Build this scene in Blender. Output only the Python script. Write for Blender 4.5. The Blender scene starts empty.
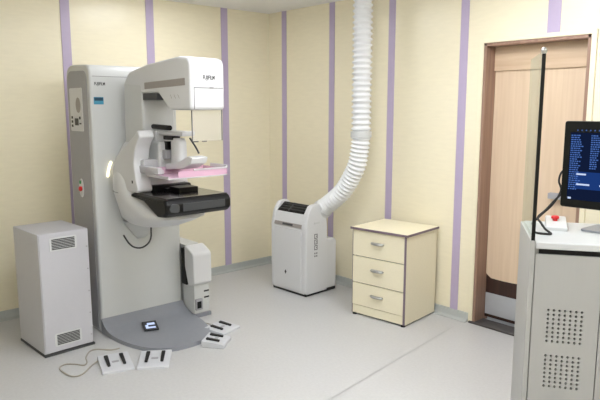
import bpy, bmesh, math, random
from mathutils import Vector, Matrix
random.seed(7)
sc = bpy.context.scene
COL = sc.collection
R = math.radians
PI = math.pi

# ------------------------------------------------------------------ materials
def srgb(r, g, b):
    f = lambda c: (c / 255 / 12.92) if c / 255 <= 0.04045 else ((c / 255 + 0.055) / 1.055) ** 2.4
    return (f(r), f(g), f(b), 1)

def mat(name, col, rough=0.5, metal=0.0, spec=0.5, noise=0.0, nscale=20.0, bump=0.0, bscale=200.0, stretch=(1, 1, 1), coat=0.0):
    m = bpy.data.materials.new(name); m.use_nodes = True
    nt = m.node_tree; b = nt.nodes['Principled BSDF']
    b.inputs['Base Color'].default_value = col
    b.inputs['Roughness'].default_value = rough
    b.inputs['Metallic'].default_value = metal
    b.inputs['Specular IOR Level'].default_value = spec
    b.inputs['Coat Weight'].default_value = coat
    tc = nt.nodes.new('ShaderNodeTexCoord'); mp = nt.nodes.new('ShaderNodeMapping')
    mp.inputs['Scale'].default_value = stretch
    nt.links.new(tc.outputs['Object'], mp.inputs['Vector'])
    if noise:
        n = nt.nodes.new('ShaderNodeTexNoise'); n.inputs['Scale'].default_value = nscale
        n.inputs['Detail'].default_value = 4
        nt.links.new(mp.outputs['Vector'], n.inputs['Vector'])
        mx = nt.nodes.new('ShaderNodeMix'); mx.data_type = 'RGBA'
        mx.inputs['A'].default_value = tuple(max(0, c * (1 - noise)) for c in col[:3]) + (1,)
        mx.inputs['B'].default_value = tuple(min(1, c * (1 + noise)) for c in col[:3]) + (1,)
        nt.links.new(n.outputs['Fac'], mx.inputs['Factor'])
        nt.links.new(mx.outputs['Result'], b.inputs['Base Color'])
    if bump:
        n2 = nt.nodes.new('ShaderNodeTexNoise'); n2.inputs['Scale'].default_value = bscale
        nt.links.new(mp.outputs['Vector'], n2.inputs['Vector'])
        bp = nt.nodes.new('ShaderNodeBump'); bp.inputs['Strength'].default_value = bump
        bp.inputs['Distance'].default_value = 0.002
        nt.links.new(n2.outputs['Fac'], bp.inputs['Height'])
        nt.links.new(bp.outputs['Normal'], b.inputs['Normal'])
    return m

def emit(name, col, s):
    m = bpy.data.materials.new(name); m.use_nodes = True
    nt = m.node_tree; nt.nodes.clear()
    e = nt.nodes.new('ShaderNodeEmission'); o = nt.nodes.new('ShaderNodeOutputMaterial')
    e.inputs['Color'].default_value = col; e.inputs['Strength'].default_value = s
    nt.links.new(e.outputs[0], o.inputs[0]); return m

def clear(name, tint, gloss=0.08, rough=0.03, diff=0.0, dcol=(1, 1, 1, 1)):
    """thin transparent sheet: tinted pass-through, some diffuse body and a faint reflection"""
    m = bpy.data.materials.new(name); m.use_nodes = True
    nt = m.node_tree; nt.nodes.clear()
    t = nt.nodes.new('ShaderNodeBsdfTransparent'); t.inputs[0].default_value = tint
    g = nt.nodes.new('ShaderNodeBsdfGlossy'); g.inputs['Roughness'].default_value = rough
    d = nt.nodes.new('ShaderNodeBsdfDiffuse'); d.inputs[0].default_value = dcol
    m1 = nt.nodes.new('ShaderNodeMixShader'); m1.inputs[0].default_value = diff
    m2 = nt.nodes.new('ShaderNodeMixShader')
    lw = nt.nodes.new('ShaderNodeLayerWeight'); lw.inputs[0].default_value = 0.25
    mu = nt.nodes.new('ShaderNodeMath'); mu.operation = 'MULTIPLY'; mu.inputs[1].default_value = gloss * 2
    o = nt.nodes.new('ShaderNodeOutputMaterial')
    nt.links.new(lw.outputs['Fresnel'], mu.inputs[0]); nt.links.new(mu.outputs[0], m2.inputs[0])
    nt.links.new(t.outputs[0], m1.inputs[1]); nt.links.new(d.outputs[0], m1.inputs[2])
    nt.links.new(m1.outputs[0], m2.inputs[1]); nt.links.new(g.outputs[0], m2.inputs[2])
    nt.links.new(m2.outputs[0], o.inputs[0]); return m

def wood_mat(name, c1, c2, rough=0.45, stretch=(30, 30, 1.2)):
    m = mat(name, c1, rough)
    nt = m.node_tree; b = nt.nodes['Principled BSDF']
    mp = [n for n in nt.nodes if n.type == 'MAPPING'][0]; mp.inputs['Scale'].default_value = stretch
    n = nt.nodes.new('ShaderNodeTexNoise'); n.inputs['Scale'].default_value = 1.6; n.inputs['Detail'].default_value = 6
    n.inputs['Distortion'].default_value = 0.4
    nt.links.new(mp.outputs['Vector'], n.inputs['Vector'])
    cr = nt.nodes.new('ShaderNodeValToRGB')
    cr.color_ramp.elements[0].position = 0.3; cr.color_ramp.elements[0].color = c2
    cr.color_ramp.elements[1].position = 0.72; cr.color_ramp.elements[1].color = c1
    nt.links.new(n.outputs['Fac'], cr.inputs['Fac']); nt.links.new(cr.outputs['Color'], b.inputs['Base Color'])
    return m

M = {}
M['wall'] = mat('cream_panel', srgb(236, 228, 202), 0.27, noise=0.05, nscale=9, bump=0.07, bscale=60, stretch=(1, 1, 5), spec=0.4)
M['lilac'] = mat('lilac_strip', srgb(180, 167, 194), 0.35, noise=0.04)
M['ceiling'] = mat('ceiling_white', srgb(240, 240, 240), 0.7, noise=0.02)
M['base'] = mat('grey_cove', srgb(176, 180, 178), 0.45, noise=0.05)
M['floor'] = mat('speckled_vinyl', srgb(190, 190, 190), 0.36, noise=0.09, nscale=55, spec=0.4)
M['seam'] = mat('vinyl_seam', srgb(180, 180, 180), 0.5)
M['white'] = mat('white_enamel', srgb(203, 205, 204), 0.38, noise=0.015, nscale=6)
M['white2'] = mat('white_plastic', srgb(211, 212, 214), 0.32, noise=0.015, nscale=6)
M['upswhite'] = mat('powder_coated_white', srgb(190, 190, 196), 0.45, noise=0.02, bump=0.1)
M['offwhite'] = mat('off_white_plastic', srgb(202, 204, 204), 0.4, noise=0.02)
M['midgrey'] = mat('grey_panel', srgb(160, 160, 165), 0.45, noise=0.04)
M['basegrey'] = mat('grey_moulded_base', srgb(138, 141, 148), 0.42, noise=0.05, nscale=30)
M['taupe'] = mat('taupe_strip', srgb(150, 144, 140), 0.4, noise=0.03)
M['dark'] = mat('dark_grey', srgb(60, 62, 64), 0.45, noise=0.05)
M['black'] = mat('black_plastic', srgb(9, 9, 10), 0.4, noise=0.1, spec=0.3)
M['blackgloss'] = mat('carbon_table_top', srgb(26, 27, 30), 0.2, noise=0.15, nscale=60, coat=0.4)
M['rubber'] = mat('black_rubber', srgb(20, 20, 22), 0.6, noise=0.1)
M['cablegrey'] = mat('beige_cable', srgb(165, 160, 148), 0.5)
M['silver'] = mat('brushed_steel', srgb(190, 190, 190), 0.3, metal=0.9, noise=0.05)
M['kick'] = mat('kick_plate_steel', srgb(186, 189, 194), 0.45, metal=0.35, noise=0.06, nscale=12)
M['pedal'] = mat('pedal_grey', srgb(198, 200, 205), 0.4, noise=0.03)
M['lam'] = mat('cream_laminate', srgb(233, 225, 198), 0.42, noise=0.04, nscale=40, bump=0.1, stretch=(1, 1, 3))
M['edge'] = mat('mauve_edging', srgb(122, 106, 116), 0.5, noise=0.03)
M['desk'] = mat('grey_laminate_desk', srgb(171, 171, 169), 0.45, noise=0.03, nscale=4, stretch=(12, 12, 1))
M['desktop'] = mat('pale_worktop', srgb(202, 204, 206), 0.35, noise=0.02)
M['shade_plinth'] = mat('painted_shade_and_plinth', srgb(18, 18, 18), 0.8, noise=0.05)  # near-black colour painted as shade in gaps; also the drawer cabinet's plinth
M['wood'] = wood_mat('light_oak_veneer', srgb(218, 196, 170), srgb(206, 182, 154), stretch=(22, 22, 0.9))
M['woodband'] = wood_mat('oak_transom', srgb(210, 186, 158), srgb(196, 170, 142), stretch=(1.5, 22, 22))
M['jamb'] = wood_mat('brown_jamb', srgb(160, 130, 112), srgb(134, 105, 90), stretch=(24, 24, 1))
M['darkbrown'] = wood_mat('dark_brown_leaf', srgb(62, 36, 28), srgb(40, 24, 20))
M['sill'] = mat('dark_sill', srgb(74, 70, 68), 0.4, noise=0.08)
M['red'] = mat('red_button', srgb(206, 28, 34), 0.35, noise=0.02)
M['green'] = mat('green_dot', srgb(40, 150, 90), 0.4)
M['sticker_blue'] = mat('blue_sticker', srgb(70, 150, 180), 0.4)
M['sticker_dark'] = mat('dark_teal_print', srgb(30, 70, 95), 0.4)
M['ink'] = mat('black_ink', srgb(38, 38, 42), 0.5)
M['inkgrey'] = mat('grey_ink', srgb(120, 120, 122), 0.5)
M['hose'] = mat('white_ribbed_hose', srgb(226, 228, 230), 0.4, noise=0.02)
M['glass'] = clear('screen_glass', (0.955, 0.985, 0.965, 1), 0.10, diff=0.07, dcol=srgb(205, 225, 212))
M['acrylic'] = clear('clear_acrylic', (0.96, 0.96, 0.96, 1), 0.06, diff=0.08)
M['acrylic_white'] = clear('frosted_acrylic', (0.9, 0.9, 0.9, 1), 0.1, diff=0.55, dcol=srgb(222, 222, 224))
M['pink'] = clear('pink_acrylic', (0.93, 0.80, 0.88, 1), 0.08, diff=0.5, dcol=srgb(242, 208, 226))
M['lamp'] = emit('lamp_diffuser', (0.95, 0.965, 1.0, 1), 15.0)
M['warm'] = emit('warm_indicator', (1.0, 0.86, 0.55, 1), 3.0)
M['screen'] = emit('screen_navy', srgb(16, 26, 52), 0.9)
M['screen2'] = emit('screen_blue', srgb(26, 54, 112), 0.9)
M['scr_text'] = emit('screen_text', srgb(70, 104, 172), 0.9)
M['scr_white'] = emit('screen_white', srgb(190, 205, 235), 0.9)
M['disp'] = emit('display_glow', srgb(190, 205, 240), 1.0)
M['dispblack'] = mat('display_black', srgb(18, 20, 30), 0.2)

# ------------------------------------------------------------------ mesh helpers
def new(): return bmesh.new()

def merge(bm, tmp, mtx=None):
    if mtx is not None: bmesh.ops.transform(tmp, matrix=mtx, verts=tmp.verts)
    me = bpy.data.meshes.new('tmp'); tmp.to_mesh(me); tmp.free()
    bm.from_mesh(me); bpy.data.meshes.remove(me); return bm

def box(bm, x0, x1, y0, y1, z0, z1, bev=0.0, seg=2, mtx=None):
    t = new(); bmesh.ops.create_cube(t, size=1)
    for v in t.verts:
        v.co = Vector(((x0 + x1) / 2 + v.co.x * (x1 - x0), (y0 + y1) / 2 + v.co.y * (y1 - y0), (z0 + z1) / 2 + v.co.z * (z1 - z0)))
    if bev: bmesh.ops.bevel(t, geom=t.edges[:], offset=bev, segments=seg, affect='EDGES', profile=0.5)
    return merge(bm, t, mtx)

def rround(pts, r, n=5):
    """round the corners of a closed polygon; r is a number or one radius per corner"""
    out = []; k = len(pts)
    for i in range(k):
        rr = r[i] if isinstance(r, (list, tuple)) else r
        p = Vector(pts[i]); a = Vector(pts[i - 1]) - p; b = Vector(pts[(i + 1) % k]) - p
        if rr <= 0: out.append(tuple(p)); continue
        ang = a.angle(b); d = min(rr / math.tan(ang / 2), a.length * 0.49, b.length * 0.49)
        s, e = p + a.normalized() * d, p + b.normalized() * d
        for j in range(n + 1):
            t = j / n; q = s * (1 - t) ** 2 + p * 2 * t * (1 - t) + e * t * t
            out.append(tuple(q))
    return out

def prism(bm, prof, a, b, axis='y', bev=0.0, seg=2, mtx=None):
    """extrude a closed 2D outline between a and b. axis y: outline is (x,z); axis x: (y,z); axis z: (x,y)"""
    t = new()
    def P(p, h):
        return {'y': (p[0], h, p[1]), 'x': (h, p[0], p[1]), 'z': (p[0], p[1], h)}[axis]
    va = [t.verts.new(P(p, a)) for p in prof]; vb = [t.verts.new(P(p, b)) for p in prof]
    n = len(prof)
    fa = t.faces.new(va); fb = t.faces.new(vb[::-1])
    for i in range(n): t.faces.new((va[i], vb[i], vb[(i + 1) % n], va[(i + 1) % n]))
    bmesh.ops.recalc_face_normals(t, faces=t.faces)
    if bev:
        es = list(fa.edges) + list(fb.edges)
        bmesh.ops.bevel(t, geom=es, offset=bev, segments=seg, affect='EDGES', profile=0.5)
    return merge(bm, t, mtx)

def pillow(bm, prof, a, b, axis='y', bev=0.02, seg=4):
    """extrude an outline with rounded rims by insetting it along its own corner bisectors"""
    n = len(prof); P2 = [Vector(p) for p in prof]
    area = sum(P2[i].x * P2[(i + 1) % n].y - P2[(i + 1) % n].x * P2[i].y for i in range(n)); sg = 1 if area > 0 else -1
    nr = []
    for i in range(n):
        e1 = (P2[i] - P2[i - 1]).normalized(); e2 = (P2[(i + 1) % n] - P2[i]).normalized()
        m = Vector((-(e1.y + e2.y), e1.x + e2.x)) * sg; nr.append(m.normalized() if m.length > 1e-9 else m)
    rings = []
    for k in range(2 * seg + 2):
        if k <= seg: q = PI / 2 * k / seg; ins, h = bev * (1 - math.sin(q)), a + bev * (1 - math.cos(q))
        else: q = PI / 2 * (k - seg - 1) / seg; ins, h = bev * (1 - math.cos(q)), b - bev * (1 - math.sin(q))
        pts = [p + v * ins for p, v in zip(P2, nr)]
        rings.append([{'y': (p.x, h, p.y), 'x': (h, p.x, p.y), 'z': (p.x, p.y, h)}[axis] for p in pts])
    return loft(bm, rings, True)

def loft(bm, rings, cap=True, mtx=None):
    t = new(); vs = [[t.verts.new(p) for p in r] for r in rings]; n = len(rings[0])
    for a, b in zip(vs, vs[1:]):
        for i in range(n): t.faces.new((a[i], a[(i + 1) % n], b[(i + 1) % n], b[i]))
    if cap: t.faces.new(vs[0][::-1]); t.faces.new(vs[-1])
    bmesh.ops.recalc_face_normals(t, faces=t.faces)
    return merge(bm, t, mtx)

def smooth_path(pts, n=8):
    P = [Vector(p) for p in pts]; out = []
    for i in range(len(P) - 1):
        p0 = P[max(i - 1, 0)]; p1 = P[i]; p2 = P[i + 1]; p3 = P[min(i + 2, len(P) - 1)]
        for j in range(n):
            t = j / n
            out.append(0.5 * ((2 * p1) + (p2 - p0) * t + (2 * p0 - 5 * p1 + 4 * p2 - p3) * t * t + (3 * p1 - p0 - 3 * p2 + p3) * t ** 3))
    out.append(P[-1]); return out

def tube(bm, pts, r, sides=10, cap=True, smooth=0, mtx=None):
    P = smooth_path(pts, smooth) if smooth else [Vector(p) for p in pts]
    rs = r if isinstance(r, list) else [r] * len(P)
    t0 = (P[1] - P[0]).normalized()
    nrm = t0.orthogonal().normalized(); rings = []
    for i, p in enumerate(P):
        tn = (P[min(i + 1, len(P) - 1)] - P[max(i - 1, 0)]).normalized()
        nrm = (nrm - tn * nrm.dot(tn)).normalized(); bn = tn.cross(nrm)
        rings.append([p + (nrm * math.cos(2 * PI * k / sides) + bn * math.sin(2 * PI * k / sides)) * rs[i] for k in range(sides)])
    return loft(bm, rings, cap, mtx)

def lathe(bm, prof, n=24, mtx=None):
    rings = [[(r * math.cos(2 * PI * k / n), r * math.sin(2 * PI * k / n), z) for k in range(n)] for r, z in prof]
    return loft(bm, rings, True, mtx)

def obj(name, bm, m, parent=None, ang=38):
    me = bpy.data.meshes.new(name); bm.to_mesh(me); bm.free()
    for p in me.polygons: p.use_smooth = True
    me.set_sharp_from_angle(angle=R(ang))
    me.materials.append(m)
    o = bpy.data.objects.new(name, me); COL.objects.link(o)
    wn = o.modifiers.new('weighted_normal', 'WEIGHTED_NORMAL'); wn.keep_sharp = True; wn.weight = 80
    if parent: o.parent = parent
    return o

def bx(name, parent, m, *a, **k): return obj(name, box(new(), *a, **k), m, parent)

def text_bm(s, size, mtx, extrude=0.0006, sx=1.0):
    cu = bpy.data.curves.new('t', 'FONT'); cu.body = s; cu.size = size; cu.align_x = 'CENTER'; cu.align_y = 'CENTER'
    cu.extrude = extrude; cu.offset = size * 0.018
    to = bpy.data.objects.new('t', cu); COL.objects.link(to)
    bpy.context.view_layer.update()
    me = bpy.data.meshes.new_from_object(to.evaluated_get(bpy.context.evaluated_depsgraph_get()))
    bpy.data.objects.remove(to); bpy.data.curves.remove(cu)
    b = new(); b.from_mesh(me); bpy.data.meshes.remove(me)
    bmesh.ops.transform(b, matrix=mtx @ Matrix.Diagonal((sx, 1, 1, 1)), verts=b.verts); return b

def thing(name, label, cat, loc=(0, 0, 0), rz=0.0, group=None):
    o = bpy.data.objects.new(name, None); COL.objects.link(o); o.empty_display_size = 0.1
    o.location = loc; o.rotation_euler = (0, 0, rz); tag(o, label, cat, group); return o

def tag(o, label, cat, group=None):
    o['label'] = label; o['category'] = cat
    if group: o['group'] = group
    return o

def struct(name, bm, m, label=None, cat=None):
    o = obj(name, bm, m); o['kind'] = 'structure'
    if label: o['label'] = label; o['category'] = cat
    return o

# frames whose local X/Y lie in a vertical face: text facing +x, facing -y
FACE_PX = Matrix(((0, 0, 1, 0), (1, 0, 0, 0), (0, 1, 0, 0), (0, 0, 0, 1)))
FACE_NY = Matrix(((1, 0, 0, 0), (0, 0, -1, 0), (0, 1, 0, 0), (0, 0, 0, 1)))

# ------------------------------------------------------------------ the room
H = 2.55
XR, YF = 6.3, -5.6
DX0, DX1, DZ = 2.455, 3.205, 2.075     # doorway in the back wall
struct('floor', box(new(), -0.2, XR + 0.2, YF - 0.2, 0.4, -0.1, 0), M['floor'], 'pale grey speckled vinyl floor', 'floor')
struct('ceiling', box(new(), -0.2, XR + 0.2, YF - 0.2, 0.4, H, H + 0.1), M['ceiling'], 'plain white ceiling', 'ceiling')
struct('wall_left', box(new(), -0.15, 0, YF, 0.15, 0, H), M['wall'], 'cream panelled wall behind the mammography machine', 'wall')
b = box(new(), 0, DX0, 0, 0.2, 0, H); box(b, DX1, XR, 0, 0.2, 0, H); box(b, DX0, DX1, 0, 0.2, DZ, H)
struct('wall_back', b, M['wall'], 'cream panelled wall around the doorway', 'wall')
struct('wall_right', box(new(), XR, XR + 0.15, YF, 0.2, 0, H), M['wall'], 'plain cream wall', 'wall')
struct('wall_front', box(new(), -0.15, XR + 0.15, YF - 0.15, YF, 0, H), M['wall'], 'plain cream wall', 'wall')

n = 1
for y in (-0.546, -1.32, -2.05, -2.78, -3.5):
    struct('trim_%d' % n, box(new(), 0, 0.006, y - 0.037, y + 0.037, 0.064, H, 0.002), M['lilac']); n += 1
for x in (0.237, 0.905, 1.60, 2.285, 2.955, 3.66):
    z0 = DZ + 0.03 if DX0 < x < DX1 else 0.064
    w = 0.044 if x > 2.9 else 0.034
    struct('trim_%d' % n, box(new(), x - w, x + w, -0.006, 0, z0, H, 0.002), M['lilac']); n += 1
cove = [(0, 0), (0.05, 0), (0.05, 0.004), (0.03, 0.009), (0.018, 0.02), (0.013, 0.04), (0.012, 0.064), (0, 0.066)]
struct('baseboard_left', prism(new(), cove, YF, 0, 'y'), M['base'])
t = new(); prism(t, [(-a, z) for a, z in cove], 0, DX0 - 0.035, 'x'); prism(t, [(-a, z) for a, z in cove], DX1 + 0.035, XR, 'x')
struct('baseboard_back', t, M['base'])
# welded joint of the vinyl
d = Vector((2.613 - 2.456, -1.658 + 0.526, 0)).normalized(); p0 = Vector((2.456, -0.526, 0)) - d * 0.35; p1 = Vector((2.613, -1.658, 0)) + d * 2.5
sd = Vector((-d.y, d.x, 0)) * 0.0016
t = new(); vs = [t.verts.new(p + Vector((0, 0, 0.0008))) for p in (p0 - sd, p1 - sd, p1 + sd, p0 + sd)]
f = t.faces.new(vs); bmesh.ops.extrude_face_region(t, geom=[f])
struct('trim_%d' % n, t, M['seam'])

# doorway
door = bpy.data.objects.new('door_1', None); COL.objects.link(door); door['kind'] = 'structure'
door['label'] = 'light oak door in a brown recessed frame'; door['category'] = 'door'
door.location = (DX0, 0, 0)
W = DX1 - DX0
b = box(new(), 0, 0.022, -0.008, 0.17, 0, DZ, 0.002); box(b, W - 0.022, W, -0.008, 0.17, 0, DZ, 0.002)
box(b, 0, W, -0.008, 0.17, DZ - 0.022, DZ, 0.002)
obj('door_frame', b, M['jamb'], door)
b = box(new(), -0.035, -0.0005, -0.012, 0, 0, DZ + 0.03, 0.003); box(b, W + 0.0005, W + 0.035, -0.012, 0, 0, DZ + 0.03, 0.003)
box(b, -0.035, W + 0.035, -0.0125, 0, DZ + 0.0005, DZ + 0.03, 0.003)
obj('architrave', b, M['lam'], door)
bx('transom', door, M['woodband'], 0.022, W - 0.022, 0.105, 0.1175, 1.885, DZ - 0.022)
bx('door_leaf', door, M['darkbrown'], 0.024, W - 0.024, 0.128, 0.165, 0.03, 1.93)
cur = [(0.024, 1.93), (0.024, 0.372)] + [(0.024 + (W - 0.048) * k / 16, 0.338 + 0.05 * ((k / 16 - 0.22) / 0.6) ** 2) for k in range(1, 17)] + [(W - 0.024, 1.93)]
obj('veneer_panel', prism(new(), cur, 0.118, 0.128, 'y', 0.002), M['wood'], door)
bx('kick_plate', door, M['kick'], 0.026, W - 0.026, 0.122, 0.128, 0.055, 0.222, 0.001)
bx('door_sill', door, M['sill'], -0.02, W + 0.02, -0.03, 0.115, 0, 0.014, 0.003)
h = bx('door_handle', door, M['midgrey'], W - 0.26, W - 0.16, 0.075, 0.118, 1.005, 1.045, 0.004)

# ------------------------------------------------------------------ lamps of the ceiling
def ceiling_lamp(x, y, lx, ly, label):
    t = thing('ceiling_light', label, 'light', (x, y, H - 0.0305), group='ceiling light panels')
    b = box(new(), -lx - 0.02, lx + 0.02, -ly - 0.02, -ly, 0, 0.03, 0.003); box(b, -lx - 0.02, lx + 0.02, ly, ly + 0.02, 0, 0.03, 0.003)
    box(b, -lx - 0.02, -lx, -ly, ly, 0, 0.03, 0.003); box(b, lx, lx + 0.02, -ly, ly, 0, 0.03, 0.003)
    obj('frame', b, M['white'], t)
    bx('diffuser', t, M['lamp'], -lx, lx, -ly, ly, -0.03 if lx < 0.25 else -0.06, 0.02, 0.008)
ceiling_lamp(0.80, -1.42, 0.2, 0.2, 'small square ceiling light above the mammography machine')
ceiling_lamp(3.1, -1.0, 0.3, 0.3, 'large square ceiling light before the oak door')
ceiling_lamp(2.7, -2.1, 0.3, 0.3, 'large square ceiling light over the open floor')
ceiling_lamp(3.6, -3.4, 0.3, 0.3, 'large square ceiling light in the middle of the room')
ceiling_lamp(5.2, -1.6, 0.3, 0.3, 'large square ceiling light over the right end of the console desk')
ceiling_lamp(5.4, -4.4, 0.3, 0.3, 'large square ceiling light in the rear corner')

# ------------------------------------------------------------------ mammography machine
# local frame: x from the wall, y across the machine (0 = its middle)
YC = -1.875
mm = thing('mammography_machine', 'tall white mammography machine with black breast support table and curved grey floor plate', 'medical scanner', (0, YC, 0))
CX0, CX1, CW = 0.37, 0.79, 0.335
colp = rround([(CX0, 0.0), (CX1, 0.0), (CX1, 1.915), (CX0, 1.93)], [0, 0, 0.085, 0.11], 8)
col = obj('column', prism(new(), colp, -CW, CW, 'y', 0.018, 3), M['white'], mm)
inn = rround([(CX0 + 0.03, 0.02), (CX1 - 0.045, 0.02), (CX1 - 0.045, 1.875), (CX0 + 0.03, 1.885)], [0, 0, 0.06, 0.085], 8)
sp = obj('side_panel', prism(new(), inn, -CW - 0.004, -CW + 0.01, 'y', 0.002, 1), M['midgrey'], mm)
# seam lines of the column front
b = box(new(), CX1 - 0.002, CX1 + 0.002, -CW + 0.02, CW - 0.02, 1.835, 1.838)
obj('seam', b, M['inkgrey'], mm)
# control plate on the side panel
cp = obj('control_plate', prism(new(), rround([(0.44, 1.455), (0.665, 1.455), (0.665, 1.76), (0.44, 1.76)], 0.012, 3), -CW - 0.0075, -CW - 0.003, 'y', 0.001, 1), M['white2'], mm)
t = new()
lathe(t, [(0.0, 0), (0.04, 0), (0.04, 0.003), (0.0, 0.003)], 24, Matrix.Translation((0.595, -CW - 0.0075, 1.64)) @ Matrix.Rotation(PI / 2, 4, 'X') @ Matrix.Diagonal((1, 1.35, 1, 1)))
obj('speaker_grille', t, M['taupe'], cp)
for (x, z, w, hh) in ((0.475, 1.553, 0.022, 0.018), (0.475, 1.523, 0.022, 0.018), (0.475, 1.493, 0.022, 0.018), (0.555, 1.522, 0.06, 0.05), (0.615, 1.55, 0.02, 0.02), (0.62, 1.51, 0.03, 0.01)):
    bx('control_key', cp, M['ink'], x - w / 2, x + w / 2, -CW - 0.011, -CW - 0.0072, z - hh / 2, z + hh / 2, 0.001)
ml = Matrix.Translation((0.573, -CW - 0.004, 1.045)) @ Matrix.Rotation(PI / 2, 4, 'X')
eb = obj('stop_switch', lathe(new(), [(0, 0), (0.045, 0), (0.045, 0.006), (0, 0.006)], 24, ml @ Matrix.Diagonal((0.8, 1.5, 1, 1))), M['white2'], mm)
obj('red_cap', lathe(new(), [(0, 0), (0.017, 0), (0.019, 0.012), (0.013, 0.018), (0, 0.02)], 20, ml @ Matrix.Translation((0.005, -0.005, 0.006))), M['red'], eb)
obj('green_mark', lathe(new(), [(0, 0), (0.014, 0), (0.014, 0.004), (0, 0.005)], 16, ml @ Matrix.Translation((-0.01, 0.042, 0.006))), M['green'], eb)
# writing and stickers on the column front
obj('brand_lettering', text_bm('FUJIFILM', 0.03, Matrix.Translation((CX1 + 0.0005, -0.262, 1.785)) @ FACE_PX, sx=0.72), M['ink'], mm)
st = bx('sticker', mm, M['sticker_blue'], CX1 - 0.001, CX1 + 0.002, -0.31, -0.24, 1.645, 1.695)
bx('sticker_print', st, M['sticker_dark'], CX1, CX1 + 0.003, -0.306, -0.244, 1.67, 1.692)

# curved grey floor plate: D-shaped, sweeping up to the column
t = new(); NR, NT = 14, 36
def bz(x): return 0.028 + 0.078 * math.exp(-max(0, x - 0.80) / 0.055)
out = []
for k in range(NT + 1):
    a = -PI / 2 + PI * k / NT
    cx = 0.84 + 0.585 * max(0.0, math.cos(a)) ** 0.85
    cy = (0.338 * abs(math.sin(a)) ** 0.75) * (1 if a > 0 else -1)
    out.append((cx, cy))
out = [(0.50, -0.338)] + out + [(0.50, 0.338)]
rings = []
xs = [0.79 + 0.02 * i for i in range(12)] + [1.06, 1.12, 1.2, 1.28, 1.34, 1.39, 1.425, 1.444, 1.4495]
def half(x):
    if x <= 0.84: return 0.338
    c = min(1, ((x - 0.84) / 0.61)) ** (1 / 0.85); s = math.sqrt(max(0, 1 - c * c)); return 0.338 * s ** 0.75
top = []; 
for x in xs:
    hw = half(x); top.append([t.verts.new((x, -hw + 2 * hw * j / 24, bz(x))) for j in range(25)])
bot = [[t.verts.new((v.co.x, v.co.y, 0)) for v in (r[0], r[-1])] for r in top]
for i in range(len(xs) - 1):
    for j in range(24): t.faces.new((top[i][j], top[i + 1][j], top[i + 1][j + 1], top[i][j + 1]))
    t.faces.new((top[i][0], bot[i][0], bot[i + 1][0], top[i + 1][0])); t.faces.new((top[i + 1][24], bot[i + 1][1], bot[i][1], top[i][24]))
    t.faces.new((bot[i][0], bot[i][1], bot[i + 1][1], bot[i + 1][0]))
t.faces.new([top[-1][j] for j in range(25)] + [bot[-1][1], bot[-1][0]]); t.faces.new([bot[0][0], bot[0][1]] + [top[0][j] for j in range(24, -1, -1)])
bmesh.ops.recalc_face_normals(t, faces=t.faces)
obj('floor_plate', t, M['basegrey'], mm)
# small display let into the floor plate
mt = Matrix.Translation((0.99, -0.055, 0.041)) @ Matrix.Rotation(R(-20), 4, 'Z') @ Matrix.Rotation(R(4), 4, 'Y')
dp = obj('floor_display', box(new(), -0.08, 0.08, -0.052, 0.052, -0.004, 0.004, 0.001, 1, mt), M['dispblack'], mm)
t = box(new(), -0.045, -0.01, -0.02, 0.035, 0.004, 0.0055, 0, 1, mt); box(t, 0.025, 0.05, -0.035, 0.035, 0.004, 0.0055, 0, 1, mt)
box(t, -0.012, 0.026, -0.035, -0.015, 0.004, 0.0055, 0, 1, mt)
obj('display_text', t, M['disp'], dp)

# gantry arm: upright, tube head
obj('arm_upright', prism(new(), rround([(0.86, 1.0), (1.12, 1.0), (1.15, 1.5), (1.15, 1.78), (0.88, 1.80)], [0, 0, 0.1, 0.03, 0.03], 4), -0.132, 0.112, 'y', 0.02, 3), M['offwhite'], mm)
hp = rround([(0.885, 1.713), (0.885, 1.80), (0.96, 1.865), (1.21, 1.902), (1.62, 1.93), (1.757, 1.915), (1.757, 1.607), (1.50, 1.607), (1.36, 1.713)],
            [0.03, 0.06, 0.06, 0.1, 0.1, 0.055, 0.03, 0.06, 0.0], 6)
th = obj('tube_head', prism(new(), hp, -0.13, 0.115, 'y', 0.02, 3), M['white2'], mm)
bx('head_stripe', mm, M['taupe'], 1.19, 1.70, -0.133, -0.125, 1.742, 1.785, 0.003, mtx=Matrix.Translation((1.19, 0, 1.75)) @ Matrix.Rotation(R(-1.5), 4, 'Y') @ Matrix.Translation((-1.19, 0, -1.75)))
bx('vent_slot', mm, M['dark'], 1.155, 1.345, -0.129, 0.09, 1.672, 1.716, 0.004)
t = text_bm('FUJIFILM', 0.034, Matrix.Translation((1.7575, 0.0, 1.80)) @ FACE_PX, sx=0.68); obj('brand_lettering', t, M['ink'], mm)
# front window of the collimator with its border
t = new()
for (y0, y1, z0, z1) in ((-0.105, 0.1, 1.738, 1.742), (-0.107, -0.103, 1.615, 1.742)): box(t, 1.755, 1.759, y0, y1, z0, z1)
box(t, 1.755, 1.762, 0.005, 0.03, 1.737, 1.744)
obj('collimator_seam', t, M['inkgrey'], mm)
for k in range(3): bx('head_mark', mm, M['taupe'], -0.0015, 0.0015, -0.1312, -0.129, -0.015, 0.015, mtx=Matrix.Translation((1.53 + 0.045 * k, 0, 1.69)) @ Matrix.Rotation(R(-35), 4, 'Y'))
# clear face shield under the head
fs = bx('face_shield', mm, M['acrylic'], 1.715, 1.719, -0.10, 0.115, 1.42, 1.615, 0.001)
for q in ((-0.102, -0.098, 1.42, 1.61), (0.113, 0.116, 1.42, 1.61)): bx('shield_edge', fs, M['inkgrey'], 1.713, 1.721, *q)
for q in ((-0.10, -0.06, 1.415, 1.421), (-0.03, 0.0, 1.416, 1.421)): bx('shield_clip', fs, M['dark'], 1.713, 1.721, *q)

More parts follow.
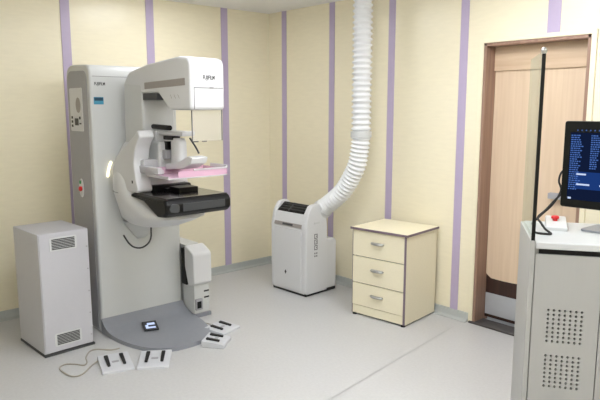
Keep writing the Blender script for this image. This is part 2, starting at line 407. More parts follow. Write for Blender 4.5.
# rounded lower housing around the arm
def sring(x0, x1, w, z, n=36, e=2.6, tilt=0.0):
    cx, rx = (x0 + x1) / 2, (x1 - x0) / 2; r = []
    for k in range(n):
        a = 2 * PI * k / n; c, s = math.cos(a), math.sin(a)
        x = cx + rx * math.copysign(abs(c) ** (2 / e), c); r.append((x, w * math.copysign(abs(s) ** (2 / e), s), z + tilt * (x - x0)))
    return r
rings = [sring(0.84, 1.12, 0.09, 0.795), sring(0.80, 1.24, 0.16, 0.815), sring(0.775, 1.36, 0.215, 0.855), sring(0.77, 1.475, 0.238, 0.90), sring(0.765, 1.47, 0.247, 0.935), sring(0.76, 1.38, 0.252, 0.98), sring(0.76, 1.29, 0.255, 1.02),
         sring(0.76, 1.215, 0.256, 1.06), sring(0.76, 1.17, 0.25, 1.14), sring(0.765, 1.13, 0.228, 1.22), sring(0.77, 1.10, 0.195, 1.29), sring(0.78, 1.08, 0.16, 1.35), sring(0.80, 1.06, 0.12, 1.40), sring(0.83, 1.03, 0.07, 1.425)]
obj('lower_housing', loft(new(), rings), M['white2'], mm, 60)
t = new(); tube(t, [(x, y, 1.045) for x, y, z in sring(0.758, 1.23, 0.258, 0)[18:28]], 0.0022, 6)
obj('housing_seam', t, M['inkgrey'], mm)
# side shell whose curved rim frames the arm
t = new()
rim = [(1.265, 1.065), (1.225, 1.157), (1.203, 1.265), (1.235, 1.36), (1.305, 1.44), (1.275, 1.485), (1.225, 1.445), (1.06, 1.36), (0.93, 1.285), (0.86, 1.18), (0.90, 1.065)]
pillow(t, rround(rim, [0.035, 0.1, 0.1, 0.12, 0.022, 0.022, 0.1, 0.1, 0.1, 0.1, 0.03], 5), -0.238, -0.13, 'y', 0.012, 4)
obj('side_shell', t, M['white2'], mm)
bx('rim_button', mm, M['ink'], 1.165, 1.185, -0.239, -0.23, 1.125, 1.145, 0.002)
# lit ring peeping out behind the housing
t = new(); tube(t, [(CX1 + 0.004, -0.237 * math.cos(a), 1.12 + 0.25 * math.sin(a)) for a in [R(4 + 1.7 * k) for k in range(16)]], 0.008, 8)
obj('indicator_light', t, M['warm'], mm)
# concave skirt and cable loop under the housing
t = new(); loft(t, [sring(0.775, 0.95, 0.16, 0.815), sring(0.775, 0.86, 0.10, 0.74), sring(0.775, 0.82, 0.06, 0.69), sring(0.775, 0.80, 0.03, 0.66)])
obj('housing_skirt', t, M['offwhite'], mm, 60)
t = new(); tube(t, [(1.05, -0.045, 0.86), (1.05, -0.05, 0.77), (1.05, -0.053, 0.715), (1.04, -0.07, 0.672), (1.0, -0.1, 0.638), (0.95, -0.13, 0.635), (0.88, -0.14, 0.655), (0.80, -0.14, 0.70)], 0.006, 8, smooth=6)
obj('cable_loop', t, M['dark'], mm)

# black breast support table
dprof = rround([(1.15, 1.058), (1.60, 1.062), (1.625, 1.03), (1.625, 0.975), (1.59, 0.948), (1.50, 0.94), (1.44, 0.965), (1.32, 1.02), (1.15, 1.035)], [0.03, 0.03, 0.025, 0.03, 0.03, 0.04, 0.06, 0.05, 0.03], 4)
dt = obj('support_table', prism(new(), dprof, -0.243, 0.243, 'y', 0.02, 3), M['black'], mm)
bx('table_top', dt, M['blackgloss'], 1.17, 1.60, -0.225, 0.225, 1.058, 1.066, 0.003)
bx('front_inset', dt, M['dark'], 1.62, 1.628, -0.125, 0.19, 0.982, 1.03, 0.002)
obj('corner_pad', prism(new(), rround([(-0.215, 0.985), (-0.15, 0.975), (-0.15, 1.03), (-0.2, 1.035), (-0.222, 1.01)], 0.02, 3), 1.618, 1.628, 'x', 0.002, 1), M['dark'], dt)
bx('rear_ledge', mm, M['black'], 1.14, 1.235, -0.215, 0.18, 1.05, 1.105, 0.015)
obj('magnification_slot', box(box(new(), 1.27, 1.40, -0.02, 0.13, 1.064, 1.098, 0.006), 1.25, 1.29, -0.05, 0.16, 1.064, 1.085, 0.004), M['black'], mm)

# compression unit
cu = bx('compression_carriage', mm, M['offwhite'], 1.12, 1.27, -0.085, 0.075, 1.19, 1.40, 0.018, 3)
bx('carriage_recess', cu, M['midgrey'], 1.25, 1.315, -0.06, 0.03, 1.285, 1.345, 0.006)
t = box(new(), 1.12, 1.50, -0.045, 0.055, 1.44, 1.472, 0.01, 2); box(t, 1.12, 1.2, -0.07, 0.06, 1.38, 1.472, 0.012)
obj('compression_arm', t, M['white2'], mm)
t = tube(new(), [(1.15, -0.055, 1.497), (1.37, -0.055, 1.492)], 0.017, 14)
obj('compression_knob', t, M['black'], mm)
t = box(new(), 1.25, 1.37, -0.04, 0.02, 1.412, 1.438, 0.004); box(t, 1.25, 1.30, -0.04, 0.02, 1.345, 1.40, 0.004)
obj('paddle_clamp', t, M['black'], mm)
obj('paddle_post', loft(new(), [sring(1.315, 1.45, 0.04, 1.235), sring(1.32, 1.44, 0.04, 1.40), sring(1.335, 1.425, 0.032, 1.425)]), M['white2'], mm)
obj('clamp_lever', tube(new(), [(1.44, 0.05, 1.425), (1.50, 0.055, 1.37), (1.53, 0.06, 1.33)], 0.006, 8, smooth=4), M['dark'], mm)
obj('paddle_bracket', prism(new(), rround([(1.30, 1.215), (1.52, 1.235), (1.62, 1.275), (1.64, 1.315), (1.58, 1.32), (1.45, 1.27), (1.30, 1.255)], 0.01, 3), -0.06, 0.06, 'y', 0.008), M['white2'], mm)
t = box(new(), 1.16, 1.40, -0.20, -0.12, 1.195, 1.225, 0.008); box(t, 1.13, 1.25, -0.19, 0.02, 1.20, 1.285, 0.014); box(t, 1.2, 1.46, -0.2, -0.17, 1.205, 1.245, 0.006)
obj('paddle_arm', t, M['acrylic_white'], mm)
pd = bx('compression_paddle', mm, M['pink'], 1.30, 1.59, -0.2, 0.235, 1.186, 1.191, 0.001)
t = box(new(), 1.585, 1.59, -0.13, 0.235, 1.19, 1.228); box(t, 1.30, 1.59, 0.231, 0.235, 1.19, 1.228); box(t, 1.30, 1.305, -0.2, 0.235, 1.19, 1.235)
obj('paddle_wall', t, M['pink'], pd)
t = box(new(), 1.583, 1.594, -0.02, 0.24, 1.226, 1.238, 0.003); box(t, 1.30, 1.594, -0.203, -0.195, 1.183, 1.2, 0.002); box(t, 1.585, 1.595, -0.2, 0.238, 1.181, 1.189, 0.001); box(t, 1.40, 1.594, 0.225, 0.242, 1.226, 1.25, 0.003)
obj('paddle_rim', t, M['acrylic_white'], pd)

# ------------------------------------------------------------------ generator cabinet right of the column
gc = thing('generator_cabinet', 'low white boxy cabinet tucked behind the right side of the tall machine', 'equipment cabinet', (0.78, -1.448, 0))
obj('body', box(box(new(), -0.27, 0.04, -0.075, 0.05, 0.03, 0.56, 0.006), 0.03, 0.185, -0.088, 0.05, 0.03, 0.42, 0.006), M['white'], gc)
uc = obj('upper_cover', pillow(new(), rround([(0.085, 0.40), (0.085, 0.573), (0.14, 0.552), (0.215, 0.515), (0.215, 0.27), (0.13, 0.25)], [0.02, 0.02, 0.03, 0.04, 0.03, 0.02], 5), -0.108, 0.058, 'y', 0.012, 3), M['white2'], gc)
bx('side_shade', gc, M['shade_plinth'], 0.03, 0.10, -0.104, -0.0695, 0.25, 0.54, 0.004)  # solid black block painted as the shade beside the upper cover
bx('plinth', gc, M['basegrey'], -0.27, 0.2, -0.087, 0.056, 0, 0.03, 0.003)
for zz in (0.145, 0.195): bx('warning_sticker', gc, M['ink'], 0.18, 0.188, 0.0, 0.045, zz, zz + 0.012)
sk = bx('socket_box', gc, M['midgrey'], 0.18, 0.2, -0.082, -0.02, 0.06, 0.15, 0.004)
bx('socket', sk, M['black'], 0.195, 0.203, -0.072, -0.034, 0.075, 0.13, 0.003)

# ------------------------------------------------------------------ vented power cabinet at the left
A4 = R(3)
uw, ud, uh = 0.338, 0.42, 0.82
ups = thing('power_cabinet', 'white upright metal cabinet with two louvred vents left of the tall machine', 'equipment cabinet', (0.965, -2.676, 0), A4)
obj('body', box(new(), -ud, 0, 0, uw, 0.016, uh, 0.006), M['upswhite'], ups)
bx('plinth', ups, M['dark'], -ud - 0.002, 0.011, -0.002, uw + 0.004, 0, 0.016, 0.002)
fp = bx('front_panel', ups, M['upswhite'], 0, 0.008, 0.006, uw - 0.006, 0.022, uh - 0.006, 0.003)
for (z0, z1) in ((0.70, 0.79), (0.055, 0.145)):
    vf = new(); y0, y1 = 0.07, 0.252
    prism(vf, rround([(y0, z0), (y1, z0), (y1, z1), (y0, z1)], 0.012, 3), 0.006, 0.0105, 'x', 0.001, 1)
    v = obj('vent', vf, M['offwhite'], ups)
    lb = new()
    for k in range(7):
        zz = z0 + 0.014 + k * (z1 - z0 - 0.028) / 6
        for half_ in range(1): box(lb, 0.0095, 0.012, y0 + 0.014, y1 - 0.014, zz - 0.0033, zz + 0.0033)
    obj('louvres', lb, M['dark'], v)
for k in range(5): obj('screw', lathe(new(), [(0, 0), (0.005, 0), (0.005, 0.003), (0, 0.004)], 10, Matrix.Translation((0.008, uw - 0.018, 0.08 + 0.155 * k)) @ Matrix.Rotation(PI / 2, 4, 'Y')), M['midgrey'], ups)

# ------------------------------------------------------------------ foot pedals
def foot_pedal(loc, rz, label, L=0.25, Wd=0.2, cable=None, hgt=0.03):
    t = thing('foot_pedal', label, 'foot switch', loc, rz, 'double foot pedals by the floor plate')
    pr = [(-L / 2, 0), (L / 2, 0), (L / 2, hgt * 0.45), (L / 2 - 0.012, hgt * 0.6), (-L / 2, hgt)]
    obj('housing', prism(new(), rround(pr, [0, 0, 0.004, 0.006, 0.004], 2), -Wd / 2, Wd / 2, 'y', 0.005, 2), M['pedal'], t)
    bx('rubber_foot', t, M['rubber'], -L / 2 + 0.005, L / 2 - 0.003, -Wd / 2 + 0.003, Wd / 2 - 0.003, -0.0005, 0.008)
    sl = math.atan2(hgt * 0.4, L)
    for s in (-1, 1):
        mt = Matrix.Translation((-0.01, s * Wd * 0.245, hgt * 0.82)) @ Matrix.Rotation(sl, 4, 'Y')
        obj('pedal', prism(new(), rround([(-0.31 * L, -0.0125), (0.29 * L, -0.009), (0.29 * L, 0.009), (-0.31 * L, 0.0125)], 0.004, 2), 0, 0.012, 'z', 0.002, 1, mt), M['rubber'], t)
    t2 = new(); mt = Matrix.Translation((0.0, 0, hgt * 0.8)) @ Matrix.Rotation(sl, 4, 'Y')
    box(t2, -0.012, 0.012, -0.022, 0.022, 0, 0.0012, 0, 1, mt); obj('printed_mark', t2, M['midgrey'], t)
    if cable:
        inv = (Matrix.Translation(loc) @ Matrix.Rotation(rz, 4, 'Z')).inverted()
        pts = [inv @ Vector(p) for p in cable]
        obj('cable', tube(new(), pts, 0.0045, 8, smooth=8), M['cablegrey'], t)
    return t
Q = 0.005
cable_a = [(1.262, -2.43, 0.012), (1.294, -2.498, Q), (1.381, -2.597, Q), (1.368, -2.654, Q), (1.257, -2.673, Q), (1.19, -2.661, Q), (1.169, -2.616, Q), (1.212, -2.568, Q),
           (1.26, -2.536, Q), (1.228, -2.503, Q), (1.147, -2.476, Q), (1.068, -2.417, Q), (1.066, -2.367, Q), (1.139, -2.30, Q), (1.15, -2.245, Q)]
foot_pedal((1.378, -2.378, 0), R(-16), 'foot pedal with a looping cable, nearest the vented power cabinet', 0.25, 0.195, cable_a)
foot_pedal((1.497, -2.165, 0), R(-34), 'foot pedal at the front edge of the grey floor plate, without a visible cable', 0.235, 0.2)
foot_pedal((1.312, -1.515, 0), R(17), 'foot pedal lying farthest right, toward the generator cabinet', 0.18, 0.2, [(1.20, -1.53, 0.012), (1.16, -1.53, Q), (1.10, -1.545, Q), (1.03, -1.527, Q), (0.99, -1.53, Q)])
foot_pedal((1.51, -1.70, 0), R(38), 'foot pedal with a tilted thick edge at the right rim of the floor plate', 0.16, 0.17, [(1.412, -1.765, 0.02), (1.38, -1.74, Q), (1.33, -1.70, Q), (1.30, -1.64, Q), (1.22, -1.58, Q)], 0.048)

# ------------------------------------------------------------------ portable air conditioner
ac = thing('portable_air_conditioner', 'white portable air conditioner with black top outlet in the room corner', 'air conditioner', (1.165, -0.548, 0), R(2.5))
aw = 0.45
side = rround([(0, 0.02), (0.0, 0.60), (0.025, 0.72), (0.075, 0.795), (0.17, 0.805), (0.245, 0.73), (0.262, 0.60), (0.262, 0.02)], [0.025, 0.05, 0.06, 0.06, 0.07, 0.06, 0.05, 0.0], 5)
core = rround([(0.004, 0.022), (0.004, 0.61), (0.035, 0.715), (0.12, 0.78), (0.17, 0.78), (0.24, 0.70), (0.258, 0.60), (0.258, 0.022)], [0.0, 0.04, 0.02, 0.03, 0.05, 0.05, 0.05, 0.0], 5)
toX = Matrix(((1, 0, 0, 0), (0, 1, 0, 0), (0, 0, 1, 0), (0, 0, 0, 1)))
obj('body', prism(new(), core, -aw + 0.03, -0.03, 'x', 0.0), M['white2'], ac)
for x0, x1 in ((-aw, -aw + 0.042), (-0.06, 0.0)):
    obj('side_cover', pillow(new(), side, x0, x1, 'x', 0.010, 3), M['white2'], ac)
bx('front_panel', ac, M['white2'], -aw + 0.044, -0.062, -0.004, 0.01, 0.04, 0.585, 0.006)
fmt = Matrix.Translation((0, 0.008, 0.612)) @ Matrix.Rotation(R(-17), 4, 'X')
cs = obj('control_strip', box(new(), -aw + 0.043, -0.061, -0.006, 0.008, -0.016, 0.018, 0.003, 2, fmt), M['taupe'], ac)
obj('display', box(new(), -0.3, -0.17, -0.0075, 0.0, -0.008, 0.010, 0.001, 1, fmt), M['dark'], cs)
# sloping black outlet
omt = Matrix.Translation((0, 0.080, 0.754)) @ Matrix.Rotation(R(37), 4, 'X')
ag = obj('air_outlet', box(new(), -aw + 0.05, -0.066, -0.056, 0.054, -0.02, 0.004, 0.006, 2, omt), M['black'], ac)
lo = new()
for k in range(3): box(lo, -aw + 0.06, -0.075, -0.034 + 0.03 * k, -0.026 + 0.03 * k, 0.0, 0.01, 0.001, 1, omt)
box(lo, -0.265, -0.25, -0.048, 0.048, 0.0, 0.011, 0.001, 1, omt)
obj('outlet_louvres', lo, M['dark'], ag)
bk = obj('rear_box', prism(new(), rround([(0.25, 0.025), (0.395, 0.025), (0.395, 0.445), (0.37, 0.475), (0.25, 0.475)], [0, 0, 0.02, 0.02, 0], 4), -aw + 0.03, -0.012, 'x', 0.012, 3), M['white2'], ac)
bx('plinth', ac, M['rubber'], -aw + 0.015, -0.012, 0.008, 0.385, 0.0, 0.026, 0.004)
lg = new(); lathe(lg, [(0, 0), (0.016, 0), (0.016, 0.002), (0, 0.0025)], 4, Matrix.Translation((-0.255, -0.0035, 0.185)) @ Matrix.Rotation(PI / 2, 4, 'X') @ Matrix.Diagonal((0.8, 1.25, 1, 1)))
obj('badge', lg, M['ink'], ac)
# printed marks on the side
def sq(y, z, w=0.04, hh=0.042, tt=0.007):
    mk = new()
    for (a, b_, c, d_) in ((y - w / 2, y + w / 2, z - hh / 2, z - hh / 2 + tt), (y - w / 2, y + w / 2, z + hh / 2 - tt, z + hh / 2), (y - w / 2, y - w / 2 + tt, z - hh / 2, z + hh / 2), (y + w / 2 - tt, y + w / 2, z - hh / 2, z + hh / 2)):
        box(mk, -0.001, 0.0012, a, b_, c, d_)
    box(mk, -0.001, 0.0012, y + 0.002, y + w / 2, z - 0.004, z + 0.004)
    obj('printed_symbol', mk, M['inkgrey'], ac)
for k in range(3): sq(0.118, 0.525 - 0.05 * k)
for z in (0.375, 0.35):
    mk = new(); box(mk, -0.001, 0.0012, 0.100, 0.112, z - 0.007, z + 0.007); box(mk, -0.001, 0.0012, 0.124, 0.136, z - 0.007, z + 0.007); box(mk, -0.001, 0.0012, 0.110, 0.126, z - 0.001, z + 0.001); obj('printed_symbol', mk, M['inkgrey'], ac)
bx('side_grip', ac, M['offwhite'], -0.002, 0.003, 0.095, 0.165, 0.632, 0.65, 0.002)
# collar that takes the hose
cm = Matrix.Translation((-0.05, 0.25, 0.742))
def align(dirv): return Vector((0, 0, 1)).rotation_difference(Vector(dirv)).to_matrix().to_4x4()
obj('hose_collar', lathe(new(), [(0.05, -0.10), (0.084, -0.07), (0.088, 0.0), (0.086, 0.03), (0.0815, 0.03), (0.0815, 0.002), (0.001, 0.002)], 32, cm @ align((0.72, 0.05, 0.55))), M['white2'], ac)

# ribbed exhaust hose up to the ceiling
hy = -0.30
path = smooth_path([(1.1076, hy - 0.0002, 0.7448), (1.147, hy, 0.775), (1.23, hy, 0.83), (1.35, hy, 0.925), (1.44, hy, 1.04), (1.512, hy, 1.17), (1.544, hy, 1.33), (1.55, hy, 1.41)], 14)
def ribbed(P, r, pitch, amp, sides=28):
    L = [0]
    for a, b_ in zip(P, P[1:]): L.append(L[-1] + (b_ - a).length)
    tot = L[-1]; nrib = round(tot / pitch); per = 8; res = []; rad = []
    j = 0
    for i in range(nrib * per + 1):
        s = tot * i / (nrib * per)
        while j < len(L) - 2 and L[j + 1] < s: j += 1
        f_ = (s - L[j]) / (L[j + 1] - L[j]); res.append(P[j].lerp(P[j + 1], f_))
        ph = (i % per) / per
        rad.append(r + amp * (0.5 + 0.5 * math.cos(2 * PI * ph)) ** 1.5)
    return tube(new(), res, rad, sides)
eh = tag(obj('exhaust_hose', ribbed(path, 0.064, 0.034, 0.015), M['hose'], None, 70), 'white ribbed flexible hose rising from the air conditioner to the ceiling', 'hose')
up = [Vector((1.55, hy, 1.41 + (H - 0.004 - 1.41) * k / 40)) for k in range(41)]
obj('upper_hose', ribbed(up, 0.065, 0.043, 0.017), M['hose'], eh, 70)
obj('joint_band', lathe(new(), [(0.06, 0), (0.083, 0.0), (0.086, 0.012), (0.083, 0.024), (0.086, 0.036), (0.083, 0.05), (0.06, 0.05)], 32, Matrix.Translation((1.55, hy, 1.385))), M['offwhite'], eh)

# ------------------------------------------------------------------ drawer cabinet
dc = thing('drawer_cabinet', 'cream three-drawer cabinet with mauve edging standing by the doorway wall', 'cabinet', (2.182, -0.478, 0), R(6.8))
w, dpt, hh = 0.488, 0.445, 0.705
b = box(new(), -w, -w + 0.016, 0.018, dpt, 0.013, hh - 0.018); box(b, -0.016, 0, 0.0, dpt, 0.013, hh - 0.018, 0.0)
box(b, -w, 0, dpt - 0.012, dpt, 0.013, hh - 0.018); box(b, -w + 0.016, -0.016, 0.018, dpt - 0.012, 0.013, 0.035)
box(b, -w + 0.016, -0.016, 0.016, 0.03, 0.013, 0.09)
obj('body', b, M['lam'], dc)
tp = bx('top', dc, M['lam'], -w - 0.012, 0.012, -0.012, dpt + 0.005, hh - 0.016, hh, 0.001)
e = box(new(), -w - 0.014, 0.014, -0.0145, -0.0115, hh - 0.0165, hh + 0.0005); box(e, 0.0115, 0.0145, -0.0145, dpt + 0.005, hh - 0.0165, hh + 0.0005); box(e, -w - 0.0145, -w - 0.0115, -0.0145, dpt + 0.005, hh - 0.0165, hh + 0.0005)
obj('top_edging', e, M['edge'], tp)
bx('side_edging', dc, M['edge'], -0.0165, 0.0005, -0.003, 0.0005, 0.013, hh - 0.017)
bx('side_edging', dc, M['edge'], -w - 0.0005, -w + 0.004, -0.001, 0.0185, 0.013, hh - 0.017)
bx('drawer_shade', dc, M['shade_plinth'], -w + 0.016, -0.016, 0.019, 0.025, 0.05, hh - 0.02)  # black sheet standing in for the shade between the drawers
for (z0, z1) in ((0.482, 0.683), (0.268, 0.475), (0.083, 0.261)):
    dr = bx('drawer', dc, M['lam'], -w + 0.003, -0.0175, 0.0, 0.017, z0, z1, 0.001)
    hb = new(); zc = (z0 + z1) / 2 + (0.018 if z0 > 0.2 else 0.012)
    pts = smooth_path([(-0.30, 0.0, zc), (-0.295, -0.016, zc), (-0.25, -0.026, zc + 0.001), (-0.205, -0.016, zc), (-0.20, 0.0, zc)], 6)
    tube(hb, pts, [0.005 + 0.007 * math.sin(PI * i / (len(pts) - 1)) for i in range(len(pts))], 10)
    obj('handle', hb, M['silver'], dr)
bx('plinth', dc, M['shade_plinth'], -w + 0.03, -0.012, 0.02, dpt - 0.01, 0.003, 0.0135)
bx('front_rail', dc, M['lam'], -w + 0.003, -0.0175, 0.004, 0.017, 0.013, 0.079, 0.001)
for (x, y) in ((-w + 0.02, 0.012), (-0.02, 0.012), (-w + 0.03, dpt - 0.04), (-0.03, dpt - 0.04)):
    obj('foot', lathe(new(), [(0, 0), (0.018, 0), (0.018, 0.008), (0.013, 0.010), (0.013, 0.0135), (0, 0.0135)], 16, Matrix.Translation((x, y, 0))), M['rubber'], dc)

# ------------------------------------------------------------------ console desk with glass screen
AD = R(33.6)
DO = (3.588, -1.332, 0)
DH, DD, DW = 1.02, 0.49, 1.15
dk = thing('console_desk', 'tall grey operator console desk with perforated doors', 'desk', DO, AD)
obj('end_panel', box(new(), -0.022, 0.0, -0.004, DD, 0.0, DH + 0.004, 0.003), M['desk'], dk)
obj('worktop', box(new(), 0.001, DW, -0.012, DD + 0.05, DH - 0.032, DH, 0.006, 3), M['desktop'], dk)
b = box(new(), 0.001, 0.018, 0.016, DD, 0.0, DH - 0.034); box(b, DW - 0.018, DW, 0.0, DD, 0, DH - 0.034); box(b, 0.018, DW - 0.018, DD - 0.016, DD, 0, DH - 0.034); box(b, 0.018, DW - 0.018, 0.06, DD - 0.016, 0.06, 0.078)
box(b, 0.018, DW - 0.018, 0.03, 0.06, 0, 0.07)
obj('carcass', b, M['desk'], dk)
bx('shade_backing', dk, M['shade_plinth'], 0.018, DW - 0.018, 0.0145, 0.06, 0.078, DH - 0.034)  # solid black backing painted as shade behind the holes and below the worktop
def perforated(x0, x1, z0, z1, y0, y1, blocks, r=0.0062):
    """flat door leaf with round holes punched through in rectangular blocks: (cx0, cz0, nx, nz, px, pz)"""
    t = new(); 
    for (ax, az, nx, nz, px, pz) in blocks:
        for i in range(nx):
            for j in range(nz):
                cx, cz = ax + i * px, az + j * pz
                sqv = []; cir = []
                for k in range(8):
                    a = 2 * PI * (k + 0.5) / 8 + 0 ; c_, s_ = math.cos(PI * k / 4), math.sin(PI * k / 4)
                    mx = max(abs(c_), abs(s_)); sqv.append((cx + c_ / mx * px / 2, cz + s_ / mx * pz / 2)); cir.append((cx + r * c_, cz + r * s_))
                vs = [t.verts.new((q[0], y0, q[1])) for q in sqv]; vc = [t.verts.new((q[0], y0, q[1])) for q in cir]; vd = [t.verts.new((q[0], y1, q[1])) for q in cir]
                for k in range(8):
                    k2 = (k + 1) % 8; t.faces.new((vs[k], vs[k2], vc[k2], vc[k])); t.faces.new((vc[k], vc[k2], vd[k2], vd[k]))
    def quad(a0, a1, c0, c1):
        if a1 - a0 > 1e-5 and c1 - c0 > 1e-5: t.faces.new([t.verts.new(p_) for p_ in ((a0, y0, c0), (a1, y0, c0), (a1, y0, c1), (a0, y0, c1))])
    zc = z0
    for (ax, az, nx, nz, px, pz) in sorted(blocks, key=lambda q: q[1]):
        bx0, bx1, bz0, bz1 = ax - px / 2, ax + (nx - 0.5) * px, az - pz / 2, az + (nz - 0.5) * pz
        quad(x0, x1, zc, bz0); quad(x0, bx0, bz0, bz1); quad(bx1, x1, bz0, bz1); zc = bz1
    quad(x0, x1, zc, z1)
    for (a0, a1, c0, c1) in ((x0, x0, z0, z1), (x1, x1, z0, z1)):
        t.faces.new([t.verts.new(p_) for p_ in ((a0, y0, c0), (a0, y0, c1), (a0, y1, c1), (a0, y1, c0))])
    for c in (z0, z1): t.faces.new([t.verts.new(p_) for p_ in ((x0, y0, c), (x1, y0, c), (x1, y1, c), (x0, y1, c))])
    bmesh.ops.remove_doubles(t, verts=t.verts, dist=1e-6); bmesh.ops.recalc_face_normals(t, faces=t.faces)
    return t
px, pz = 0.0238, 0.0212
blk = lambda x0: [(x0 + 0.065, 0.553, 7, 8, px, pz), (x0 + 0.065, 0.333, 7, 8, px, pz)]
for x0, x1 in ((0.004, 0.288), (0.292, 0.576), (0.58, 0.862), (0.866, DW - 0.004)):
    obj('perforated_door', perforated(x0, x1, 0.05, DH - 0.058, 0.0, 0.014, blk(x0 + 0.004)), M['desk'], dk)

# glass screen along the left end of the desk
gs = thing('glass_screen', 'clear upright glass screen with black edge on the left end of the desk', 'glass screen', DO, AD)
gx0, gx1 = -0.016, -0.006
bx('pane', gs, M['glass'], gx0, gx1, 0.006, DD - 0.01, DH + 0.004, 1.865)
bx('edge_seal', gs, M['black'], gx0 - 0.003, gx1 + 0.003, -0.004, 0.006, DH + 0.004, 1.855, 0.001)
obj('corner_cap', lathe(new(), [(0, 0), (0.010, 0), (0.013, 0.012), (0.012, 0.02), (0.006, 0.027), (0, 0.028)], 16, Matrix.Translation(((gx0 + gx1) / 2, 0.002, 1.855))), M['silver'], gs)

# monitor
du = Vector((math.cos(AD), math.sin(AD), 0)); dv = Vector((-math.sin(AD), math.cos(AD), 0))
def DP(a, b_, z=0): return Vector(DO) + du * a + dv * b_ + Vector((0, 0, z))
mo = DP(0.147, 0.36); MA = R(3)
mon = thing('monitor', 'black desktop monitor showing a blue worklist on the desk', 'monitor', (mo.x, mo.y, DH + 0.001), MA)
mw, z0, z1 = 0.62, 1.132 - DH, 1.557 - DH
pr = rround([(0, z0), (mw, z0), (mw, z1), (0, z1)], 0.014, 4)
obj('bezel', prism(new(), pr, 0.0, 0.035, 'y', 0.004, 2), M['black'], mon)
obj('rear_housing', prism(new(), rround([(0.1, z0 + 0.06), (mw - 0.1, z0 + 0.06), (mw - 0.1, z1 - 0.06), (0.1, z1 - 0.06)], 0.02, 3), 0.034, 0.065, 'y', 0.008, 2), M['black'], mon)
sx0, sx1, sz0, sz1 = 0.032, mw - 0.03, z0 + 0.04, z1 - 0.055
sn = bx('screen', mon, M['screen'], sx0, sx1, -0.0015, 0.002, sz0, sz1)
zs = sz0 + 0.14
bx('screen_pane', sn, M['screen2'], sx0 + 0.035, sx1, -0.0022, 0, sz0 + 0.055, zs)
rnd = random.Random(3)
for cx_, cw_ in ((sx0 + 0.004, 0.05), (sx0 + 0.098, 0.04), (sx0 + 0.15, 0.035), (sx0 + 0.20, 0.05), (sx0 + 0.27, 0.06), (sx0 + 0.35, 0.05), (sx0 + 0.43, 0.09)):
    tx = new(); z = sz1 - 0.014
    while z > (zs + 0.01 if cx_ > sx0 + 0.03 else sz0 + 0.05):
        x = cx_
        while x < cx_ + cw_ * rnd.uniform(0.7, 1.0):
            l = rnd.uniform(0.004, 0.012); box(tx, x, x + l, -0.0026, -0.001, z - 0.0028, z + 0.0028); x += l + 0.0035
        z -= 0.0105
    obj('list_text', tx, M['scr_text'], sn)
for (x, z, l) in ((sx0 + 0.04, zs - 0.012, 0.045), (sx0 + 0.042, zs - 0.062, 0.062), (sx0 + 0.15, sz0 + 0.078, 0.05)): bx('highlight_line', sn, M['scr_white'], x, x + l, -0.003, -0.001, z - 0.004, z + 0.004)
tx = new()
for k in range(14): box(tx, sx0 + 0.03 + 0.02 * k, sx0 + 0.035 + 0.02 * k, -0.003, -0.001, sz1 + 0.008, sz1 + 0.014)
obj('menu_text', tx, M['scr_text'], sn)
bx('corner_icon', sn, M['scr_white'], sx0 + 0.005, sx0 + 0.02, -0.003, -0.001, sz0 + 0.003, sz0 + 0.012)
obj('stand_neck', box(new(), mw / 2 - 0.04, mw / 2 + 0.04, 0.06, 0.085, 0.008, z0 + 0.15, 0.006), M['black'], mon)
obj('stand_base', prism(new(), rround([(0.10, 0.0), (0.52, 0.0), (0.50, 0.20), (0.12, 0.20)], 0.03, 4), 0.0, 0.01, 'z', 0.003, 2), M['basegrey'], mon)

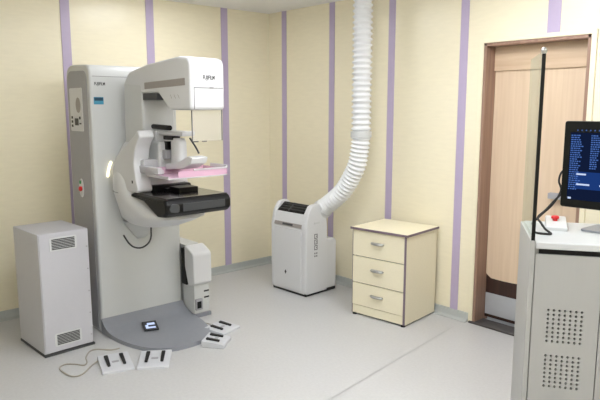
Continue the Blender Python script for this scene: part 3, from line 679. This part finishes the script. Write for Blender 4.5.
# emergency stop box
ep = DP(0.078, 0.28, DH + 0.0005)
es = thing('emergency_stop_box', 'white wedge shaped box with a red button on the desk', 'emergency stop', ep, AD + R(-6))
obj('housing', prism(new(), rround([(0, 0), (0.24, 0), (0.24, 0.038), (0.0, 0.018)], [0, 0, 0.008, 0.006], 3), 0.0, 0.10, 'x', 0.006, 2), M['white2'], es)
mt = Matrix.Translation((0.045, 0.135, 0.029)) @ Matrix.Rotation(R(5), 4, 'X')
obj('red_button', lathe(new(), [(0, 0), (0.012, 0), (0.012, 0.009), (0.019, 0.012), (0.019, 0.021), (0.014, 0.025), (0, 0.026)], 20, mt), M['red'], es)

# black cables
def cab(name, pts, label, r=0.0055):
    P = [DP(*q) for q in pts]
    return tag(obj(name, tube(new(), P, r, 8, smooth=8), M['rubber']), label, 'cable', 'black cables behind the glass screen')
cab('monitor_cable', [(0.30, 0.50, 1.30), (0.215, 0.53, 1.31), (0.172, 0.52, 1.29), (0.157, 0.5, 1.244), (0.168, 0.49, 1.195), (0.130, 0.47, 1.125), (0.075, 0.45, 1.07), (0.035, 0.44, 1.027), (0.03, 0.40, 1.027)],
    'upper black cable arching from behind the monitor down to the glass screen')
cab('power_cable', [(0.30, 0.47, 1.235), (0.20, 0.46, 1.215), (0.150, 0.45, 1.165), (0.09, 0.42, 1.10), (0.045, 0.34, 1.075), (0.050, 0.25, 1.062), (0.066, 0.21, 1.040), (0.088, 0.17, 1.0262), (0.066, 0.16, 1.0262), (0.03, 0.17, 1.0262), (0.012, 0.20, 1.0262)],
    'lower black cable sagging to a loop on the front corner of the desk')

# ------------------------------------------------------------------ camera, world, colour management
cam = bpy.data.cameras.new('camera'); co = bpy.data.objects.new('camera', cam); COL.objects.link(co)
cam.sensor_width = 36; cam.lens = 603.82 / 600 * 36; cam.clip_start = 0.05
yaw, pitch = -0.845557647, -0.151582846
co.location = (4.88903, -3.91857, 1.62180)
fwd = Vector((math.sin(yaw) * math.cos(pitch), math.cos(yaw) * math.cos(pitch), math.sin(pitch)))
co.rotation_euler = fwd.to_track_quat('-Z', 'Y').to_euler()
sc.camera = co
wd = bpy.data.worlds.new('world'); sc.world = wd; wd.use_nodes = True
wd.node_tree.nodes['Background'].inputs[0].default_value = (0.9, 0.95, 1, 1); wd.node_tree.nodes['Background'].inputs[1].default_value = 0.3
sc.view_settings.view_transform = 'Standard'; sc.view_settings.look = 'None'
sc.view_settings.gamma = 1; sc.view_settings.use_curve_mapping = False
sc.view_settings.exposure = 0.35
